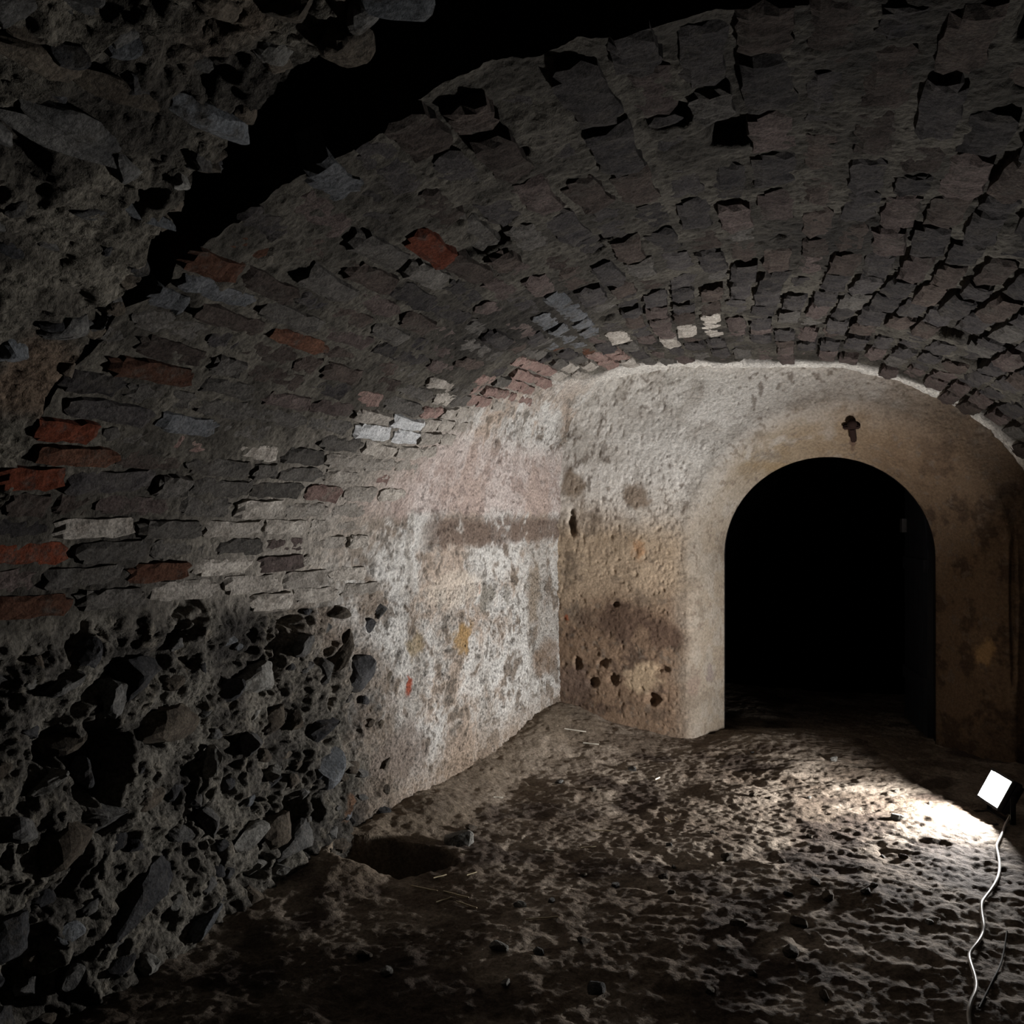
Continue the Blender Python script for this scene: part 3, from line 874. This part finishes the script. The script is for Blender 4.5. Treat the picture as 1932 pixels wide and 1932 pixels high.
# ------------------------------------------------------------------ earth floor
PIT = np.array([-1.68, 3.44])
def floor_h(x, y, fine=True):
    x = np.asarray(x, float); y = np.asarray(y, float)
    Q = np.stack([x, y, np.zeros_like(x)], -1)
    dl = x - x_left(y)
    h = 0.085 * (1 - sstep(0.0, 0.40, dl + 0.10 * fbm(Q, 2.5, 2, 151))) * sstep(2.6, 3.6, y)
    h = h + 0.10 * (1 - sstep(0, 0.9, np.hypot(x + 1.6, (y - 5.9) * 1.0)))
    h = h + 0.026 * fbm(Q, 1.3, 2, 152) + 0.016 * fbm(Q, 3.6, 3, 153)
    R = Q * np.array([0.6, 1.9, 1.0])
    h = h + 0.006 * fbm(R, 7.0, 3, 154)
    # hollow by the foot of the wall
    dx, dy = (x - PIT[0]), (y - PIT[1])
    e1 = (dx * 0.95 + dy * 0.3) / 0.27; e2 = (-dx * 0.3 + dy * 0.95) / 0.14
    h = h - 0.40 * (1 - sstep(0.7, 1.0, np.sqrt(e1 ** 2 + e2 ** 2) + 0.15 * fbm(Q, 9, 2, 155)))
    # passage floor sinks a little
    h = h - 0.06 * sstep(6.3, 6.8, y)
    if fine:
        w = worley(Q, 10.0, 5)
        h = h + 0.005 * (0.5 - w) + 0.006 * fbm(Q, 22, 3, 156) + 0.006 * fbm(Q, 50, 2, 157) - 0.010 * sstep(0.25, 0.6, fbm(Q, 5.5, 3, 158))
    return h
NXF, NYF = 500, 640
xf = np.linspace(-2.35, 1.95, NXF); yf = 1.2 + (8.2 - 1.2) * np.linspace(0, 1, NYF) ** 1.15
XF, YF = np.meshgrid(xf, yf, indexing='ij')
HF = floor_h(XF, YF)
P = np.stack([XF, YF, HF], -1)
n2 = fbm(P, 5, 4, 161); n3 = fbm(P, 22, 3, 162); n1 = fbm(P, 1.5, 3, 163)
C = lerp3(np.broadcast_to(np.array([0.135, 0.105, 0.080]), P.shape), [0.27, 0.225, 0.180], sstep(-0.3, 0.5, n2 + 0.4 * n3))
C = lerp3(C, [0.055, 0.040, 0.032], 0.85 * sstep(0.12, 0.42, fbm(P, 3.3, 4, 164)))  # darker patches scattered over the earth by noise
C = lerp3(C, [0.22, 0.18, 0.135], 0.6 * (1 - sstep(0.0, 0.5, XF - x_left(YF) + 0.3 * n2)) * sstep(2.9, 3.5, YF))
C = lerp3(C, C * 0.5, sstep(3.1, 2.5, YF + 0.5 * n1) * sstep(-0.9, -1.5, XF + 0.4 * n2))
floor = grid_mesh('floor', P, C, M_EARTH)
tag(floor, 'uneven trodden earth floor with dark patches', 'floor', kind='structure')

def floor_z(x, y):
    return float(floor_h(np.array([x]), np.array([y]))[0])

def floor_pix(u, v, z0=0.0):
    d = ray(u, v)
    t = (z0 - CAM[2]) / d[2]
    for _ in range(6):
        p = CAM + d * t
        t = (floor_z(p[0], p[1]) - CAM[2]) / d[2]
    return CAM + d * t

# ------------------------------------------------------------------ floodlight
M_BLACK = plain_mat('black_aluminium', (0.015, 0.015, 0.017), 0.45, 0.3)
M_CORD = plain_mat('white_cord', (0.62, 0.60, 0.57), 0.35, 0.0, 0.5)
m, nt, bs = new_mat('led_panel')
bs.inputs['Base Color'].default_value = (1, 1, 1, 1)
bs.inputs['Emission Color'].default_value = (1.0, 0.975, 0.95, 1)
bs.inputs['Emission Strength'].default_value = LAMP_L
M_LED = m

def add_box(bm, c, s, M=None):
    r = bmesh.ops.create_cube(bm, size=1.0)
    for v in r['verts']:
        v.co = Vector((v.co.x * s[0] + c[0], v.co.y * s[1] + c[1], v.co.z * s[2] + c[2]))
        if M is not None: v.co = M @ v.co
    return r['verts']

fz = floor_z(LAMP_POS.x, LAMP_POS.y)
lamp = empty('floodlight', (LAMP_POS.x, LAMP_POS.y, fz))
tag(lamp, 'switched-on white work floodlight standing on the earth floor with trailing cord', 'floodlight')
# local frame: z = facing direction, x = width
zl = LAMP_N; xl = Vector((0, 0, 1)).cross(zl).normalized(); yl = zl.cross(xl)
LM = Matrix((xl, yl, zl)).transposed().to_4x4()
LM.translation = LAMP_POS - Vector((LAMP_POS.x, LAMP_POS.y, fz))
W, H = 0.215, 0.165
bm = bmesh.new()
add_box(bm, (0, 0, -0.030), (W, H, 0.034))
bmesh.ops.bevel(bm, geom=bm.edges[:], offset=0.005, segments=2, affect='EDGES')
for k in range(9):                                            # cooling fins on the back
    add_box(bm, (-W / 2 + 0.016 + k * (W - 0.032) / 8, 0, -0.055), (0.004, H * 0.86, 0.022))
bm.transform(LM); bm_obj('housing', bm, M_BLACK, lamp)
bm = bmesh.new()
for sx in (-1, 1):
    add_box(bm, (sx * (W / 2 - 0.006), 0, -0.004), (0.012, H, 0.020))
    add_box(bm, (0, sx * (H / 2 - 0.006), -0.004), (W - 0.022, 0.012, 0.020))
bm.transform(LM); bm_obj('rim', bm, M_BLACK, lamp)
bm = bmesh.new()
add_box(bm, (0, 0, -0.0105), (W - 0.024, H - 0.024, 0.004))
bm.transform(LM); bm_obj('led_panel', bm, M_LED, lamp)
# U bracket and feet
bm = bmesh.new()
piv = LM.translation
for sx in (-1, 1):
    top = LM @ Vector((sx * (W / 2 + 0.007), 0, -0.03))
    bot = Vector((top.x, top.y, 0.012))
    h = top.z - bot.z
    vs = add_box(bm, (0, 0, 0), (0.006, 0.024, h + 0.03))
    ang = math.atan2(xl.y, xl.x)
    for v in vs:
        v.co = Matrix.Rotation(ang, 3, 'Z') @ v.co + Vector((top.x, top.y, (top.z + bot.z) / 2))
a_ = LM @ Vector((0, 0, -0.03))
vs = add_box(bm, (0, 0, 0), (W + 0.026, 0.026, 0.012))
for v in vs: v.co = Matrix.Rotation(ang, 3, 'Z') @ v.co + Vector((a_.x, a_.y, 0.004))
for sx in (-1, 1):
    vs = add_box(bm, (sx * W * 0.45, 0, 0), (0.022, 0.17, 0.014))
    for v in vs: v.co = Matrix.Rotation(ang, 3, 'Z') @ v.co + Vector((a_.x, a_.y, -0.002))
bm_obj('bracket', bm, M_BLACK, lamp)

def tube(name, pts3, rad, mat, parent=None, origin=(0, 0, 0), res=5):
    cu = bpy.data.curves.new(name, 'CURVE'); cu.dimensions = '3D'
    sp = cu.splines.new('NURBS'); sp.points.add(len(pts3) - 1)
    for q, p in zip(sp.points, pts3):
        q.co = (p[0] - origin[0], p[1] - origin[1], p[2] - origin[2], 1)
    sp.use_endpoint_u = True; sp.order_u = 4; sp.resolution_u = 6
    cu.bevel_depth = rad; cu.bevel_resolution = res; cu.use_fill_caps = True
    tmp = bpy.data.objects.new(name, cu); col.objects.link(tmp)
    dg = bpy.context.evaluated_depsgraph_get()
    me = bpy.data.meshes.new_from_object(tmp.evaluated_get(dg))
    bpy.data.objects.remove(tmp)
    for p in me.polygons: p.use_smooth = True
    me.materials.clear(); me.materials.append(mat)
    o = bpy.data.objects.new(name, me); col.objects.link(o)
    if parent: o.parent = parent
    return o
cord_px = [(1897, 1555), (1893, 1575), (1882, 1595), (1879, 1602), (1885, 1622), (1887, 1645), (1882, 1665), (1870, 1685), (1855, 1703), (1851, 1710), (1852, 1730), (1857, 1752),
           (1855, 1768), (1845, 1785), (1830, 1802), (1827, 1812), (1835, 1835), (1843, 1860), (1841, 1880), (1832, 1895), (1827, 1915), (1828, 1935), (1836, 1965), (1842, 2000), (1830, 2060)]
cp = []
back = LM @ Vector((0, -H * 0.25, -0.07)) + Vector(lamp.location)
cp.append(tuple(back)); cp.append((back.x + 0.05, back.y + 0.01, back.z - 0.03))
for k, (u, v) in enumerate(cord_px):
    p = floor_pix(u, v)
    cp.append((p[0], p[1], p[2] + 0.011))
tube('cord', cp, 0.0058, M_CORD, lamp, tuple(lamp.location))
# second, thinner cable half buried in the dust
cp = [floor_pix(u, v) for (u, v) in [(1900, 1760), (1895, 1800), (1888, 1825), (1877, 1845), (1868, 1865), (1855, 1890), (1848, 1905)]]
cb = tube('cable', [(p[0], p[1], p[2] + 0.006) for p in cp], 0.0028, plain_mat('dusty_cable', (0.05, 0.045, 0.04), 0.9))
tag(cb, 'thin dusty grey cable lying beside the white cord', 'cable')

# ------------------------------------------------------------------ door leaf, opened inwards
M_DOOR = plain_mat('dark_door_paint', (0.020, 0.022, 0.028), 0.45)
M_IRON = plain_mat('worn_iron', (0.20, 0.20, 0.21), 0.4, 0.6)
door = empty('door_1', (0.80, 6.56, -0.02))
tag(door, 'dark plank door leaf standing open inside the arched doorway', 'door', kind='structure')
ang = math.radians(97.5)                                   # leaf direction seen from above
dx_ = Vector((math.cos(ang), math.sin(ang), 0)); dn = Vector((-math.sin(ang), math.cos(ang), 0))
DW = 0.64
for k in range(5):
    a0 = k * DW / 5 + 0.002; a1 = (k + 1) * DW / 5 - 0.002
    def top_at(a):
        return AZ + math.sqrt(max(0.0, AR ** 2 - (AR - a) ** 2)) if a < AR else AZ + AR
    bm = bmesh.new()
    vs = []
    for side in (0, 0.04):
        vs.append([bm.verts.new(dx_ * a0 + dn * side), bm.verts.new(dx_ * a1 + dn * side),
                   bm.verts.new(dx_ * a1 + dn * side + Vector((0, 0, top_at(a1)))), bm.verts.new(dx_ * a0 + dn * side + Vector((0, 0, top_at(a0))))])
    bm.faces.new(vs[0]); bm.faces.new(vs[1][::-1])
    for i in range(4):
        bm.faces.new((vs[0][i], vs[0][(i + 1) % 4], vs[1][(i + 1) % 4], vs[1][i]))
    bmesh.ops.recalc_face_normals(bm, faces=bm.faces[:])
    bm_obj('plank', bm, M_DOOR, door)
RM = Matrix((dx_, dn, Vector((0, 0, 1)))).transposed().to_4x4()
for zc in (0.35, 1.15):
    bm = bmesh.new(); add_box(bm, (DW * 0.48, 0.052, zc), (DW * 0.9, 0.024, 0.09)); bm.transform(RM); bm_obj('ledge', bm, M_DOOR, door)
    bm = bmesh.new(); add_box(bm, (DW * 0.3, -0.004, zc), (DW * 0.62, 0.008, 0.045)); bm.transform(RM); bm_obj('hinge_strap', bm, M_IRON, door)
bm = bmesh.new(); add_box(bm, (DW + 0.004, 0.02, 1.0), (0.006, 0.03, 0.24)); bm.transform(RM); bm_obj('edge_plate', bm, M_IRON, door)
bm = bmesh.new(); add_box(bm, (DW - 0.03, 0.055, 1.42), (0.07, 0.035, 0.10)); add_box(bm, (DW + 0.01, 0.05, 1.42), (0.05, 0.016, 0.03)); bm.transform(RM); bm_obj('latch', bm, M_IRON, door)

# ------------------------------------------------------------------ rusted iron fitting over the arch
p, n = end_at(1607, 806)
p = p + n * 0.004
M_RUST = plain_mat('rusted_iron', (0.018, 0.009, 0.007), 0.9, 0.1, 0.15)
fit = empty('wall_hook', tuple(p))
tag(fit, 'small rusted iron cross-shaped hook fixed above the doorway arch', 'hook')
n = Vector(n); up = Vector((0, 0, 1)); up = (up - n * up.dot(n)).normalized(); rt = up.cross(n).normalized()
FM = Matrix((rt, up, n)).transposed().to_4x4()
bm = bmesh.new(); add_box(bm, (0.004, -0.045, 0.012), (0.034, 0.115, 0.045)); bmesh.ops.bevel(bm, geom=bm.edges[:], offset=0.006, segments=2, affect='EDGES'); bm.transform(FM); bm_obj('shank', bm, M_RUST, fit)
bm = bmesh.new(); bmesh.ops.create_icosphere(bm, subdivisions=2, radius=0.032)
for v in bm.verts: v.co = Vector((v.co.x * 1.0 + 0.006, v.co.y * 1.1 + 0.045, v.co.z * 0.8 + 0.02))
bm.transform(FM); bm_obj('knob', bm, M_RUST, fit, True)
bm = bmesh.new(); add_box(bm, (0.0, 0.018, 0.010), (0.105, 0.034, 0.035)); bmesh.ops.bevel(bm, geom=bm.edges[:], offset=0.008, segments=2, affect='EDGES'); bm.transform(FM); bm_obj('crossbar', bm, M_RUST, fit)

# ------------------------------------------------------------------ loose things on the floor
M_STRAW = plain_mat('straw', (0.50, 0.42, 0.27), 0.7)
M_CHIP = plain_mat('pale_splinter', (0.62, 0.58, 0.50), 0.7)
straws = [(1085, 1395, 0.14, 0.05, 1), (1115, 1407, 0.10, 0.0, 1), (1240, 1470, 0.05, 1.2, 1), (1110, 1600, 0.07, 0.5, 0), (1035, 1608, 0.05, 0.1, 1), (890, 1650, 0.05, 1.0, 0), (830, 1655, 0.06, 0.9, 0),
          (838, 1700, 0.07, 0.9, 0), (1135, 1570, 0.10, 0.35, 0), (940, 1507, 0.05, 0.4, 1), (1260, 1550, 0.06, 2.2, 0), (860, 1690, 0.12, -0.2, 0), (800, 1680, 0.12, -0.1, 0), (880, 1710, 0.10, -0.3, 0), (1022, 1735, .12, .5, 0)]
for (u, v, ln, an, pale) in straws:
    p = floor_pix(u, v)
    q = []
    for k in range(5):
        a = (k / 4 - 0.5) * ln
        X = p[0] + math.cos(an) * a; Y = p[1] + math.sin(an) * a + 0.002 * math.sin(k * 1.7)
        q.append((X, Y, floor_z(X, Y) + 0.006))
    zm = sorted(z_ for _, _, z_ in q)[3]
    sl_ = (q[4][2] - q[0][2]) * 0.25
    q = [(a, b, zm + sl_ * (k / 4 - 0.5) - 0.002) for k, (a, b, c) in enumerate(q)]
    o = tube('wood_splinter' if pale else 'straw', q, 0.0042 if pale else 0.0024, M_CHIP if pale else M_STRAW, None, res=1)
    if pale: tag(o, 'pale splinter of wood lying on the earth floor', 'splinter', 'pale splinters on the floor')
    else: tag(o, 'dry yellow straw stalk lying on the earth floor', 'straw', 'straw stalks on the floor')
p = floor_pix(868, 1592)
sl = place_piece('floor_stone', stone_mesh(3, 3), (p[0], p[1], p[2] + 0.01), np.array([1.0, 0, 0]), np.array([0, 1.0, 0.2]), np.array([0, -0.2, 1.0]), (0.075, 0.05, 0.05), None)
tag(sl, 'pale wedge-shaped stone at the rim of the dark hollow', 'stone')
used = [(p[0], p[1])]
n_p = 0
while n_p < 46:
    u = random.uniform(600, 1850); v = random.uniform(1420, 1900)
    p = floor_pix(u, v)
    if p[0] < x_left(p[1]) + 0.25 or p[0] > 1.2 or p[1] > 5.9: continue
    if math.hypot(p[0] - LAMP_POS.x, p[1] - LAMP_POS.y) < 0.22 or any(math.hypot(p[0] - a, p[1] - b) < 0.08 for a, b in used): continue
    if math.hypot(p[0] - PIT[0], p[1] - PIT[1]) < 0.3: continue
    used.append((p[0], p[1]))
    r = random.uniform(0.010, 0.030)
    an = random.uniform(0, 3)
    o = place_piece('pebble', stone_mesh(random.randrange(10), random.choice([1, 2, 2, 3])), (p[0], p[1], p[2] + r * 0.3), np.array([math.cos(an), math.sin(an), 0]), np.array([-math.sin(an), math.cos(an), 0]), np.array([0, 0, 1.0]), (r * 1.3, r, r * 0.7), None)
    tag(o, 'small dusty pebble half sunk in the earth floor', 'pebble', 'pebbles on the earth floor')
    n_p += 1
